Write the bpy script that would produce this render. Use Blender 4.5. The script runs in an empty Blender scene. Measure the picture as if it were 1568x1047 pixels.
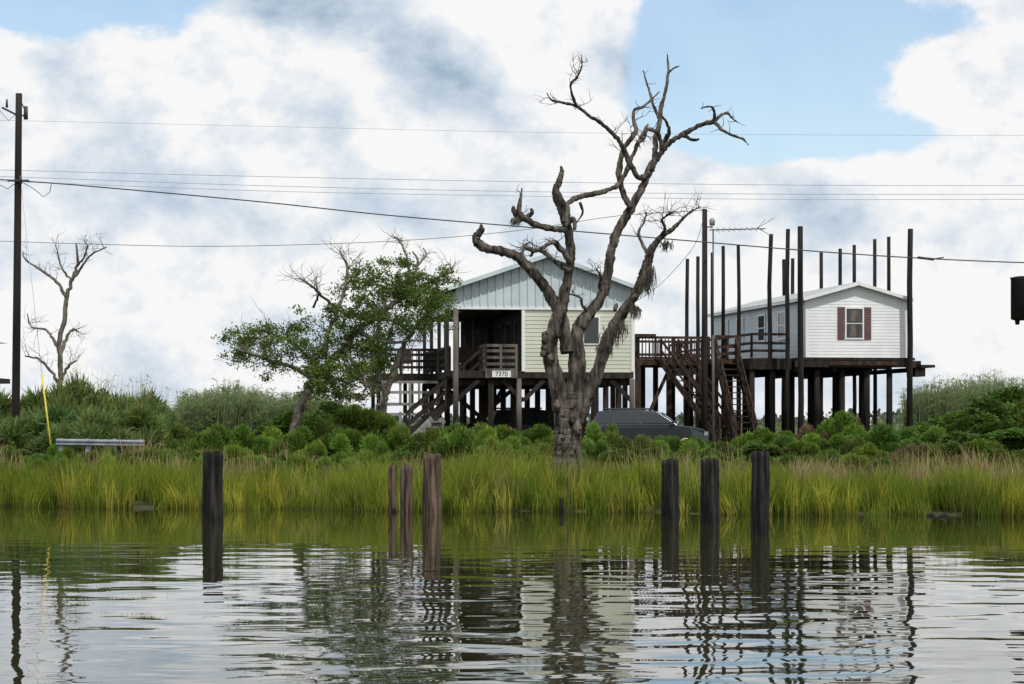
import bpy, math, random
import numpy as np
from mathutils import Vector, Matrix, noise as mnoise
random.seed(7); RNG=np.random.default_rng(11)
F=3600.0; CAMZ=2.0; HY=650.0
def P(px,py,d): return Vector(((px-784)*d/F, d, CAMZ+(HY-py)*d/F))
def shore(x): return 54.1-0.26*x+0.35*np.sin(x*0.9)+0.25*np.sin(x*2.3+1)+0.12*np.sin(x*6.1)
def ground(x,y):
    t=y-shore(np.clip(x,-30,30))
    return np.interp(t,[-12,-2,0,1.0,6,17,32,60],[-1.5,-0.35,0.0,0.10,0.36,0.75,1.0,1.0])
scene=bpy.context.scene
scene.view_settings.view_transform='Standard'; scene.view_settings.look='None'; scene.view_settings.exposure=0
# ------------------------------------------------------------ materials
def newmat(name):
    m=bpy.data.materials.new(name); m.use_nodes=True
    nt=m.node_tree; b=nt.nodes['Principled BSDF']; return m,nt,b
def L(nt,a,b): nt.links.new(a,b)
def mat_noise(name,c1,c2,scale=4,rough=0.8,bump=0.3,bscale=30,stretch=(1,1,1),metal=0,detail=5,lo=0.35,hi=0.65,bdist=0.02):
    m,nt,b=newmat(name); N=nt.nodes
    tc=N.new('ShaderNodeTexCoord'); mp=N.new('ShaderNodeMapping'); mp.inputs['Scale'].default_value=stretch
    L(nt,tc.outputs['Object'],mp.inputs['Vector'])
    n=N.new('ShaderNodeTexNoise'); n.inputs['Scale'].default_value=scale; n.inputs['Detail'].default_value=detail
    L(nt,mp.outputs[0],n.inputs['Vector'])
    r=N.new('ShaderNodeValToRGB'); r.color_ramp.elements[0].color=(*c1,1); r.color_ramp.elements[1].color=(*c2,1)
    r.color_ramp.elements[0].position=lo; r.color_ramp.elements[1].position=hi
    L(nt,n.outputs['Fac'],r.inputs[0]); L(nt,r.outputs[0],b.inputs['Base Color'])
    b.inputs['Roughness'].default_value=rough; b.inputs['Metallic'].default_value=metal
    if rough>0.75: b.inputs['Specular IOR Level'].default_value=0.2
    if bump:
        n2=N.new('ShaderNodeTexNoise'); n2.inputs['Scale'].default_value=bscale; n2.inputs['Detail'].default_value=4
        L(nt,mp.outputs[0],n2.inputs['Vector'])
        bp=N.new('ShaderNodeBump'); bp.inputs['Strength'].default_value=bump; bp.inputs['Distance'].default_value=bdist
        L(nt,n2.outputs['Fac'],bp.inputs['Height']); L(nt,bp.outputs[0],b.inputs['Normal'])
    return m
def mat_leaf(name,trans=0.35):
    m,nt,b=newmat(name); N=nt.nodes
    a=N.new('ShaderNodeAttribute'); a.attribute_name='Col'
    b.inputs['Roughness'].default_value=0.6; b.inputs['Specular IOR Level'].default_value=0.15
    L(nt,a.outputs['Color'],b.inputs['Base Color'])
    t=N.new('ShaderNodeBsdfTranslucent'); 
    mm=N.new('ShaderNodeMix'); mm.data_type='RGBA'; mm.blend_type='MULTIPLY'; mm.inputs[0].default_value=1
    mm.inputs[7].default_value=(1.25,1.22,0.65,1)
    L(nt,a.outputs['Color'],mm.inputs[6]); L(nt,mm.outputs[2],t.inputs['Color'])
    mx=N.new('ShaderNodeMixShader'); mx.inputs[0].default_value=trans
    L(nt,b.outputs[0],mx.inputs[1]); L(nt,t.outputs[0],mx.inputs[2])
    L(nt,mx.outputs[0],N['Material Output'].inputs['Surface'])
    return m
M={}
M['bark']=mat_noise('dead_bark',(0.028,0.023,0.019),(0.16,0.142,0.124),9,0.95,1.0,22,(1,1,0.2),bdist=0.06,lo=0.38,hi=0.66)
M['pale_bark']=mat_noise('pale_bark',(0.07,0.062,0.052),(0.19,0.17,0.145),6,0.9,0.6,20,(1,1,0.3))
M['pile']=mat_noise('treated_pile',(0.006,0.006,0.006),(0.026,0.023,0.021),5,0.85,0.8,25,(1,1,0.12),bdist=0.03)
M['pile_water']=mat_noise('old_piling',(0.004,0.004,0.005),(0.05,0.044,0.04),14,0.8,1.0,30,(1,1,0.07),bdist=0.04,lo=0.45,hi=0.75)
M['pile_brown']=mat_noise('weathered_pile',(0.03,0.022,0.017),(0.17,0.125,0.095),14,0.9,1.0,30,(1,1,0.08),bdist=0.04,lo=0.4,hi=0.68)
M['pole']=mat_noise('pole_wood',(0.010,0.008,0.008),(0.032,0.027,0.025),3,0.85,0.4,30,(1,1,0.1))
M['stilt']=mat_noise('stilt_wood',(0.012,0.010,0.009),(0.042,0.034,0.029),4,0.85,0.4,30,(1,1,0.15))
M['gray_wood']=mat_noise('grey_wood',(0.055,0.048,0.042),(0.15,0.135,0.12),4,0.85,0.4,30,(1,1,0.15))
M['deck']=mat_noise('deck_wood',(0.022,0.014,0.011),(0.065,0.042,0.032),5,0.85,0.4,30,(1,1,0.4))
M['white_wood']=mat_noise('old_white_paint',(0.13,0.13,0.125),(0.28,0.28,0.27),5,0.7,0.2,30)
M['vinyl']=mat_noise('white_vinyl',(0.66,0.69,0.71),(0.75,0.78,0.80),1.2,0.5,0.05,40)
M['vinyl_shade']=mat_noise('shaded_white_vinyl',(0.40,0.48,0.54),(0.47,0.55,0.61),1.2,0.5,0.05,40)  # same white vinyl, shade of the trailer's side put into the colour
M['cream']=mat_noise('cream_siding',(0.47,0.49,0.41),(0.55,0.57,0.48),1.0,0.6,0.05,40)
M['metal_clad']=mat_noise('pale_metal_cladding',(0.42,0.50,0.54),(0.53,0.61,0.64),1.5,0.4,0.03,40)
M['roof']=mat_noise('roof_metal',(0.25,0.27,0.28),(0.38,0.40,0.41),2.0,0.5,0.1,40)
M['trim']=mat_noise('white_trim',(0.66,0.68,0.69),(0.75,0.77,0.78),2,0.5,0,40)
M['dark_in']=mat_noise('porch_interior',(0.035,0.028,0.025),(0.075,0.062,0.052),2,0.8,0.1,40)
M['maroon']=mat_noise('maroon_shutter',(0.11,0.055,0.06),(0.15,0.075,0.078),3,0.6,0.1,60)
M['wire']=mat_noise('wire',(0.02,0.02,0.022),(0.05,0.05,0.055),3,0.6,0,60)
M['wire_far']=mat_noise('wire_alu',(0.30,0.33,0.37),(0.4,0.43,0.47),3,0.5,0,60)
M['galv']=mat_noise('galvanised',(0.17,0.20,0.24),(0.27,0.31,0.35),4,0.5,0.05,60,metal=0.2)
M['yellow']=mat_noise('yellow_guard',(0.50,0.40,0.04),(0.62,0.5,0.06),4,0.5,0,60)
M['carpaint']=mat_noise('car_paint',(0.05,0.06,0.072),(0.06,0.072,0.085),2,0.22,0,60,metal=0.6)
M['carpaint2']=mat_noise('car_paint_dark',(0.02,0.022,0.026),(0.03,0.03,0.035),2,0.25,0,60,metal=0.3)
M['tyre']=mat_noise('tyre',(0.012,0.012,0.012),(0.02,0.02,0.02),8,0.8,0.2,60)
M['chrome']=mat_noise('wheel_metal',(0.4,0.4,0.42),(0.5,0.5,0.52),8,0.3,0,60,metal=0.8)
M['red']=mat_noise('tail_red',(0.25,0.02,0.02),(0.3,0.03,0.02),8,0.3,0,60)
M['moss']=mat_leaf('moss',0.2)
M['leaf']=mat_leaf('leaf',0.35)
M['grass']=mat_leaf('grass_blade',0.45)
m,nt,b=newmat('glass'); b.inputs['Base Color'].default_value=(0.03,0.035,0.04,1); b.inputs['Roughness'].default_value=0.06
nn=nt.nodes.new('ShaderNodeTexNoise'); nn.inputs['Scale'].default_value=1.5
bb=nt.nodes.new('ShaderNodeBump'); bb.inputs['Strength'].default_value=0.05; L(nt,nn.outputs['Fac'],bb.inputs['Height']); L(nt,bb.outputs[0],b.inputs['Normal'])
M['glass']=m
# ------------------------------------------------------------ mesh helpers
def link(o,parent=None):
    scene.collection.objects.link(o)
    if parent: o.parent=parent
    return o
def empty(name,loc=(0,0,0),rz=0):
    e=bpy.data.objects.new(name,None); e.location=loc; e.rotation_euler=(0,0,rz); e.empty_display_size=0.3
    return link(e)
class MB:
    def __init__(s): s.v=[];s.f=[];s.smooth=[]
    def add(s,vs,fs,sm=False):
        n=len(s.v); s.v+= [tuple(q) for q in vs]; s.f+=[tuple(i+n for i in f) for f in fs]; s.smooth+=[sm]*len(fs)
    def box(s,x0,x1,y0,y1,z0,z1):
        s.add([(x0,y0,z0),(x1,y0,z0),(x1,y1,z0),(x0,y1,z0),(x0,y0,z1),(x1,y0,z1),(x1,y1,z1),(x0,y1,z1)],
         [(0,3,2,1),(4,5,6,7),(0,1,5,4),(1,2,6,5),(2,3,7,6),(3,0,4,7)])
    def beam(s,a,b,w,h):
        a=Vector(a);b=Vector(b);d=(b-a).normalized()
        up=Vector((0,0,1)) if abs(d.z)<0.95 else Vector((0,1,0))
        sx=d.cross(up).normalized()*w/2; sy=sx.cross(d).normalized()*h/2
        vs=[a-sx-sy,a+sx-sy,a+sx+sy,a-sx+sy,b-sx-sy,b+sx-sy,b+sx+sy,b-sx+sy]
        s.add(vs,[(0,3,2,1),(4,5,6,7),(0,1,5,4),(1,2,6,5),(2,3,7,6),(3,0,4,7)])
    def tube(s,pts,rad,seg=8,jit=0.0,cap=True,bark=0.0):
        pts=[Vector(p) for p in pts]; n=len(pts); vs=[];fs=[]
        ref=Vector((0,1,0))
        for i in range(n):
            d=(pts[min(i+1,n-1)]-pts[max(i-1,0)])
            if d.length<1e-6: d=Vector((0,0,1))
            d.normalize()
            if abs(d.dot(ref))>0.95: ref=Vector((1,0,0)) if abs(d.x)<0.9 else Vector((0,0,1))
            sx=d.cross(ref).normalized(); sy=sx.cross(d)
            for k in range(seg):
                a=2*math.pi*k/seg; r=rad[i]*(1+jit*(random.random()-0.5)*2)
                o=(sx*math.cos(a)+sy*math.sin(a)); q=pts[i]+o*r
                if bark:
                    nz=1.2*mnoise.noise(Vector((q.x*11,q.y*11,q.z*1.3)))+0.5*mnoise.noise(Vector((q.x*3,q.y*3,q.z*1.6)))+0.5*mnoise.noise(Vector((q.x*26,q.y*26,q.z*5)))
                    q=q+o*(r*bark*nz+0.006*nz)
                vs.append(q)
        for i in range(n-1):
            for k in range(seg):
                k2=(k+1)%seg; fs.append((i*seg+k,i*seg+k2,(i+1)*seg+k2,(i+1)*seg+k))
        if cap: fs.append(tuple(range(seg-1,-1,-1))); fs.append(tuple((n-1)*seg+k for k in range(seg)))
        s.add(vs,fs,True)
    def obj(s,name,mat,parent=None,loc=None):
        me=bpy.data.meshes.new(name); me.from_pydata(s.v,[],s.f); me.materials.append(mat)
        me.polygons.foreach_set('use_smooth',s.smooth); me.update()
        o=bpy.data.objects.new(name,me)
        if loc: o.location=loc
        return link(o,parent)
def strips(name,C,W,S,col,mat,parent=None,mesh_only=False):
    N,K,_=C.shape
    V=np.empty((N,K,2,3)); V[:,:,0]=C-S[:,None,:]*W[:,:,None]; V[:,:,1]=C+S[:,None,:]*W[:,:,None]
    verts=V.reshape(-1,3)
    base=(np.arange(N)*K*2)[:,None]; k=np.arange(K-1)*2
    q=np.stack([base+k,base+k+1,base+k+3,base+k+2],axis=-1).reshape(-1)
    me=bpy.data.meshes.new(name); nf=N*(K-1)
    me.vertices.add(len(verts)); me.vertices.foreach_set('co',verts.ravel())
    me.loops.add(nf*4); me.loops.foreach_set('vertex_index',q.astype(np.int32))
    me.polygons.add(nf); me.polygons.foreach_set('loop_start',(np.arange(nf)*4).astype(np.int32))
    me.update(calc_edges=True)
    ca=me.color_attributes.new('Col','FLOAT_COLOR','POINT')
    cc=np.ones((N,K,2,4)); cc[...,:3]=np.clip(col,0.002,1)[:,:,None,:]
    ca.data.foreach_set('color',cc.ravel())
    me.materials.append(mat)
    if mesh_only: return me
    return link(bpy.data.objects.new(name,me),parent)
def unit(v): return v/np.maximum(np.linalg.norm(v,axis=-1,keepdims=True),1e-9)
def rnd(a,b,n): return RNG.uniform(a,b,n)
# ------------------------------------------------------------ world / sky
SUN_EL=math.radians(56); SUN_AZ=math.radians(158)
w=bpy.data.worlds.new("World"); scene.world=w; w.use_nodes=True; nt=w.node_tree; N=nt.nodes
for n in list(N): N.remove(n)
out=N.new('ShaderNodeOutputWorld')
sky=N.new('ShaderNodeTexSky'); sky.sky_type='NISHITA'; sky.sun_disc=False; sky.sun_elevation=SUN_EL; sky.sun_rotation=SUN_AZ
sky.dust_density=0.6; sky.ozone_density=1.5
bg1=N.new('ShaderNodeBackground'); bg1.inputs[1].default_value=0.145; L(nt,sky.outputs[0],bg1.inputs[0])
tc=N.new('ShaderNodeTexCoord'); sp=N.new('ShaderNodeSeparateXYZ'); L(nt,tc.outputs['Generated'],sp.inputs[0])
def mth(op,*a,clamp=False):
    n=N.new('ShaderNodeMath'); n.operation=op; n.use_clamp=clamp
    for i,x in enumerate(a):
        if isinstance(x,(int,float)): n.inputs[i].default_value=x
        else: L(nt,x,n.inputs[i])
    return n.outputs[0]
U=mth('MULTIPLY',mth('ARCTAN2',sp.outputs[0],sp.outputs[1]),3.6)
Wc=mth('MULTIPLY',mth('ARCSINE',sp.outputs[2]),3.6)
def noise(scale,offs=(0,0,0),st=(1,1,1),detail=8,rough=0.55,dist=0.0):
    mp=N.new('ShaderNodeMapping'); mp.inputs['Location'].default_value=offs; mp.inputs['Scale'].default_value=st
    L(nt,tc.outputs['Generated'],mp.inputs[0])
    n=N.new('ShaderNodeTexNoise'); n.inputs['Scale'].default_value=scale; n.inputs['Detail'].default_value=detail
    n.inputs['Roughness'].default_value=rough; n.inputs['Distortion'].default_value=dist
    L(nt,mp.outputs[0],n.inputs['Vector']); return n.outputs['Fac']
def blob(px,py,rx,ry,rot=0):
    u0=(px-784)/1000; w0=(650-py)/1000
    du=mth('SUBTRACT',U,u0); dw=mth('SUBTRACT',Wc,w0)
    c,s_=math.cos(rot),math.sin(rot)
    a=mth('ADD',mth('MULTIPLY',du,c*1000/rx),mth('MULTIPLY',dw,s_*1000/rx))
    b_=mth('ADD',mth('MULTIPLY',du,-s_*1000/ry),mth('MULTIPLY',dw,c*1000/ry))
    r2=mth('ADD',mth('MULTIPLY',a,a),mth('MULTIPLY',b_,b_))
    return mth('EXPONENT',mth('MULTIPLY',r2,-1.0))
def addw(lst):
    t=None
    for wgt,b_ in lst:
        q=mth('MULTIPLY',b_,wgt); t=q if t is None else mth('ADD',t,q)
    return t
ST=(1,1,1.35)
n1=noise(14,(3.1,0.4,1.7),ST,6,0.62)
bias=addw([(-0.85,blob(60,15,230,85)),(-0.85,blob(1150,150,200,100)),(-0.75,blob(1050,40,120,120)),(-0.75,blob(1310,40,220,100)),
           (-0.50,blob(1360,215,260,50)),(-0.36,blob(1440,370,180,28)),(-0.22,blob(300,20,160,30)),(0.38,blob(1225,270,40,26)),(0.45,blob(850,70,90,120)),(0.42,blob(1460,105,90,38)),(0.3,blob(1080,330,230,50))])
dens=mth('ADD',mth('ADD',mth('MULTIPLY',mth('SUBTRACT',n1,0.5),1.6),0.97),bias)
mr=N.new('ShaderNodeMapRange'); mr.interpolation_type='SMOOTHSTEP'; mr.inputs[1].default_value=0.42; mr.inputs[2].default_value=0.64
mr.inputs[3].default_value=0.12; mr.inputs[4].default_value=1.0
L(nt,dens,mr.inputs[0]); mask=mr.outputs[0]
a1=noise(15,(0.3,0.4,1.7),ST,6,0.6); a2=noise(15,(0.3+0.012,0.4,1.7+0.026),ST,6,0.6)
b1=noise(6,(7.3,0.4,2.7),(1,1,1.6),3,0.5); b2=noise(6,(7.3+0.03,0.4,2.7+0.06),(1,1,1.6),3,0.5)
rel=mth('ADD',mth('MULTIPLY',mth('SUBTRACT',a1,a2),2.5),mth('MULTIPLY',mth('SUBTRACT',b1,b2),1.1))
dark=addw([(0.62,blob(590,60,240,38,-0.35)),(0.50,blob(745,165,120,26,-0.45)),(0.42,blob(400,30,140,32,-0.3)),(0.32,blob(650,115,130,24,-0.2)),(0.22,blob(430,100,60,50)),(0.14,blob(500,250,260,50,-0.1)),(-0.2,blob(850,70,100,80))])
n4=noise(17,(9,2,1),(1,1,2.0),5,0.6)
sh=mth('ADD',rel,0.93)
sh=mth('SUBTRACT',sh,mth('MULTIPLY',dark,mth('ADD',mth('MULTIPLY',mth('SUBTRACT',n4,0.5),2.6),1.05)),clamp=True)
cr=N.new('ShaderNodeValToRGB'); cr.color_ramp.elements[0].color=(0.37,0.49,0.62,1); cr.color_ramp.elements[1].color=(0.985,0.98,0.98,1)
e=cr.color_ramp.elements.new(0.45); e.color=(0.60,0.70,0.81,1)
e=cr.color_ramp.elements.new(0.8); e.color=(0.83,0.875,0.925,1)
L(nt,sh,cr.inputs[0])
bg2=N.new('ShaderNodeBackground'); L(nt,cr.outputs[0],bg2.inputs[0]); bg2.inputs[1].default_value=0.96
ms=N.new('ShaderNodeMixShader'); L(nt,mask,ms.inputs[0]); L(nt,bg1.outputs[0],ms.inputs[1]); L(nt,bg2.outputs[0],ms.inputs[2])
L(nt,ms.outputs[0],out.inputs[0])
sd=bpy.data.lights.new('sun','SUN'); sd.energy=3.0; sd.angle=math.radians(0.8); sd.color=(1,0.95,0.86)
so=link(bpy.data.objects.new('sun',sd)); 
dirv=Vector((math.sin(SUN_AZ)*math.cos(SUN_EL),math.cos(SUN_AZ)*math.cos(SUN_EL),math.sin(SUN_EL)))
so.rotation_euler=dirv.to_track_quat('Z','Y').to_euler(); so.location=(20,-20,40)
# camera
cd=bpy.data.cameras.new('camera'); cd.lens=36*F/1568; cd.sensor_width=36; cd.clip_end=20000; cd.shift_y=(HY-523.5)/1568
co=link(bpy.data.objects.new('camera',cd)); co.location=(0,0,CAMZ); co.rotation_euler=(math.pi/2,0,0); scene.camera=co
# ------------------------------------------------------------ water
mb=MB(); mb.add([(-4000,-4000,0),(4000,-4000,0),(4000,75,0),(-4000,75,0)],[(0,1,2,3)])
m,nt2,b=newmat('water'); Nn=nt2.nodes
b.inputs['Base Color'].default_value=(0.022,0.024,0.010,1); b.inputs['Roughness'].default_value=0.012; b.inputs['IOR'].default_value=1.38
tcw=Nn.new('ShaderNodeTexCoord')
def wn(scale,st,detail,dist,off=(0,0,0)):
    mp=Nn.new('ShaderNodeMapping'); mp.inputs['Scale'].default_value=st; mp.inputs['Location'].default_value=off
    L(nt2,tcw.outputs['Object'],mp.inputs[0]); n=Nn.new('ShaderNodeTexNoise'); n.inputs['Scale'].default_value=scale
    n.inputs['Detail'].default_value=detail; n.inputs['Distortion'].default_value=dist; L(nt2,mp.outputs[0],n.inputs[0]); return n.outputs['Fac']
def wm(op,a,b_,c=None):
    n=Nn.new('ShaderNodeMath'); n.operation=op
    for i,x in enumerate([a,b_]):
        if isinstance(x,(int,float)): n.inputs[i].default_value=x
        else: L(nt2,x,n.inputs[i])
    return n.outputs[0]
sy_=Nn.new('ShaderNodeSeparateXYZ'); L(nt2,tcw.outputs['Object'],sy_.inputs[0])
fade=Nn.new('ShaderNodeMapRange'); fade.inputs[1].default_value=17; fade.inputs[2].default_value=42; fade.inputs[3].default_value=1.0; fade.inputs[4].default_value=0.10
L(nt2,sy_.outputs[1],fade.inputs[0])
h=wm('ADD',wm('MULTIPLY',wn(1.15,(0.75,1.0,1),0.5,0.2),0.026),wm('MULTIPLY',wn(3.4,(0.6,1,1),0.5,0.2,(4,2,0)),0.0045))
h=wm('ADD',h,wm('MULTIPLY',wn(0.4,(0.7,1,1),1,0.0,(1,7,0)),0.012))
patch=wm('ADD',wm('MULTIPLY',wn(0.14,(0.5,1,1),2,0,(8,1,0)),2.6),-0.4)
h=wm('MULTIPLY',wm('MULTIPLY',h,fade.outputs[0]),patch)
bp=Nn.new('ShaderNodeBump'); bp.inputs['Strength'].default_value=1; bp.inputs['Distance'].default_value=1.0
L(nt2,h,bp.inputs['Height']); L(nt2,bp.outputs[0],b.inputs['Normal'])
mb.obj('water',m)
# ------------------------------------------------------------ ground
xs=np.concatenate([[-6000,-2000,-600,-200,-90,-50],np.arange(-36,36.1,0.8),[50,90,200,600,2000,6000]])
ys=np.concatenate([np.arange(40,75,0.6),np.arange(75,130,2.5),[140,180,250,400,800,2000,6000]])
X,Y=np.meshgrid(xs,ys); Z=ground(X,Y)+np.where((Y>56)&(Y<130),0.06*np.sin(X*1.7)*np.cos(Y*1.3),0)
mb=MB(); nx=len(xs); mb.v=list(map(tuple,np.stack([X,Y,Z],-1).reshape(-1,3)))
mb.f=[(j*nx+i,j*nx+i+1,(j+1)*nx+i+1,(j+1)*nx+i) for j in range(len(ys)-1) for i in range(nx-1)]; mb.smooth=[True]*len(mb.f)
mb.obj('ground',mat_noise('marsh_soil',(0.025,0.03,0.012),(0.07,0.075,0.03),0.6,0.95,0.5,6,bdist=0.1))
# ------------------------------------------------------------ marsh grass
def smooth_noise(x,seed):
    r=np.random.default_rng(seed); t=np.zeros_like(x)
    for f in (0.25,0.6,1.3,2.9): t+=np.sin(x*f*2+r.uniform(0,6))/ (1+f*0.6)
    return t/2.2
def blades(name,n,xr,tr,hr,wid,colA,colB,lean=0.25,clump=0.0,mat='grass',tip=None,parent=None,hfun=None,dens=None):
    K=4
    nc=max(1,n//35); cx=rnd(*xr,nc); ct=rnd(*tr,nc); ch=rnd(0.56,1.28,nc); ccol=rnd(0,1,nc); idx=RNG.integers(0,nc,n)
    if dens is not None:
        keep=RNG.random(nc)<dens(cx,ct); good=np.where(keep)[0]; idx=good[RNG.integers(0,len(good),n)]
    cl=RNG.normal(0,0.13,nc); cb=rnd(0.62,1.3,nc)
    x=cx[idx]+RNG.normal(0,clump,n); t=np.maximum(ct[idx]+RNG.normal(0,clump,n),tr[0]-0.1); hm=ch[idx]; cc=ccol[idx]
    y=shore(x)+t; z=ground(x,y)-0.05
    h=rnd(*hr,n)*hm*(1+0.2*smooth_noise(x,3))
    if hfun: h=h*hfun(x,t)
    a=rnd(0,2*np.pi,n); lx=(RNG.normal(0,lean,n)+cl[idx])*h; ly=RNG.normal(0,lean,n)*h
    s=np.linspace(0,1,K); C=np.empty((n,K,3))
    C[:,:,0]=x[:,None]+lx[:,None]*s**2; C[:,:,1]=y[:,None]+ly[:,None]*s**2; C[:,:,2]=z[:,None]+h[:,None]*(s-0.12*s**3*np.minimum(1,(abs(lx)+abs(ly))/h)[:,None])
    Wd=wid*rnd(0.6,1.3,n)[:,None]*np.array([0.9,1.0,0.7,0.08])[None]
    S=np.stack([np.cos(a),np.sin(a)*0.6,np.zeros(n)],-1)
    m_=np.clip(cc*0.7+0.3*smooth_noise(x*1.3+t*0.7,9)+rnd(0,0.45,n),0,1)[:,None,None]
    col=np.array(colA)*(1-m_)+np.array(colB)*m_
    col=col*np.ones((n,K,1))*(rnd(0.7,1.3,n)*cb[idx])[:,None,None]
    if tip is not None:
        dead=(RNG.random(n)<tip[0])[:,None,None]; tw=(s**2)[None,:,None]*0.8+0.2
        col=np.where(dead,col*(1-tw)+np.array(tip[1])*tw,col)
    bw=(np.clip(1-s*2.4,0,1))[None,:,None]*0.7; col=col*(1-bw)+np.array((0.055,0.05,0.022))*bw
    return strips(name,C,Wd,S,col,M[mat],parent)
ge=empty('marsh_grass')
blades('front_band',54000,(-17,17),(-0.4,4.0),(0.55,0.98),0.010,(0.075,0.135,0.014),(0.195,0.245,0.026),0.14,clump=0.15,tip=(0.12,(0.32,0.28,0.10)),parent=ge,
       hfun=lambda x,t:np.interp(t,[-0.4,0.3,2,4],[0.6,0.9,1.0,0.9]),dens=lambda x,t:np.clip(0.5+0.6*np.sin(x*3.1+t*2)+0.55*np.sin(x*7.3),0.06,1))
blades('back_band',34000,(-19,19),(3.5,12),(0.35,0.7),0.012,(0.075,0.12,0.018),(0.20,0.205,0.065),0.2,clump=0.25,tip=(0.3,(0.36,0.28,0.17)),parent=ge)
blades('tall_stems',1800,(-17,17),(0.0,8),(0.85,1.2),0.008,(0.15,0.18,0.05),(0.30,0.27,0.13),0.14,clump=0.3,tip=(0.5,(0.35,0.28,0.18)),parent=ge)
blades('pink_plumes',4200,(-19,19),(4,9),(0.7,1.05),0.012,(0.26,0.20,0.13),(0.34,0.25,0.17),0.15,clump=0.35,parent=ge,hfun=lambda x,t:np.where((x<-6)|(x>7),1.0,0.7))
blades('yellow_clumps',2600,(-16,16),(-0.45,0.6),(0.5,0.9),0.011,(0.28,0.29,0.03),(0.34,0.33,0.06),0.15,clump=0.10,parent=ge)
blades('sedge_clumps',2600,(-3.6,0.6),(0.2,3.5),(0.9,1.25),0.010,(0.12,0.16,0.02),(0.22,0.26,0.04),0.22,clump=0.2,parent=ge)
# ------------------------------------------------------------ reeds (tall)
def reeds(name,n,px0,px1,d0,d1,ytop,colA,colB,wid=0.03,hv=(0.7,1.05),ll_=(0.35,0.7),leafn=2):
    d=rnd(d0,d1,n); px=rnd(px0,px1,n); x=(px-784)*d/F; z=ground(x,d)
    yt=np.interp(px,ytop[0],ytop[1]); H=(CAMZ+(HY-yt)*((d0+d1)/2)/F-z)
    h=H*rnd(*hv,n)*(1+0.07*np.sin(x*2.1)+0.06*np.sin(x*5.3)); s=np.linspace(0,1,4); lx=RNG.normal(0.04,0.08,n)*h; ly=RNG.normal(0,0.08,n)*h
    C=np.empty((n,4,3)); C[:,:,0]=x[:,None]+lx[:,None]*s**2; C[:,:,1]=d[:,None]+ly[:,None]*s**2; C[:,:,2]=z[:,None]+h[:,None]*s
    a=rnd(0,6.28,n); S=np.stack([np.cos(a),np.sin(a),0*a],-1)
    Wd=wid*0.6*rnd(0.6,1.3,n)[:,None]*np.array([1,1,0.8,0.1])[None]
    m_=rnd(0,1,n)[:,None,None]; col=(np.array(colA)*(1-m_)+np.array(colB)*m_)*np.ones((n,4,1))*rnd(0.75,1.2,n)[:,None,None]
    e=empty(name); strips('stems',C,Wd,S,col,M['grass'],e)
    k=n*leafn; idx=RNG.integers(0,n,k); f=rnd(0.3,0.95,k); bx=x[idx]+lx[idx]*f**2; by=d[idx]; bz=z[idx]+h[idx]*f
    ll=rnd(*ll_,k); an=rnd(0,6.28,k); C=np.empty((k,3,3)); ss=np.array([0,0.5,1.0])
    C[:,:,0]=bx[:,None]+np.cos(an)[:,None]*ll[:,None]*ss*0.7; C[:,:,1]=by[:,None]+np.sin(an)[:,None]*ll[:,None]*ss*0.7
    C[:,:,2]=bz[:,None]+ll[:,None]*(0.8*ss-0.65*ss**2)
    S=np.stack([-np.sin(an),np.cos(an),0.5+0*an],-1); Wd=wid*0.9*np.array([0.8,1,0.1])[None]*np.ones((k,1))
    m_=rnd(0,1,k)[:,None,None]; col=(np.array(colA)*(1-m_)+np.array(colB)*m_)*np.ones((k,3,1))*rnd(0.75,1.25,k)[:,None,None]
    strips('leaves',C,Wd,unit(S),col,M['grass'],e)
GA,GB=(0.12,0.17,0.09),(0.20,0.25,0.145)
reeds('tall_reeds',5500,255,560,92,100,([255,280,330,420,500,560],[650,600,590,600,610,625]),GA,GB)
reeds('tall_reeds',6500,1385,1700,104,116,([1385,1420,1480,1568,1700],[602,590,580,582,582]),GA,GB)
reeds('tall_reeds',1500,560,1400,135,150,([560,700,1000,1400],[644,646,646,640]),GA,GB)
reeds('tall_reeds',420,80,255,72.5,75,([80,140,190,255],[582,560,575,602]),(0.13,0.18,0.06),(0.26,0.27,0.13),0.014,(0.7,1.08),(0.25,0.45),2)
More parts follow.
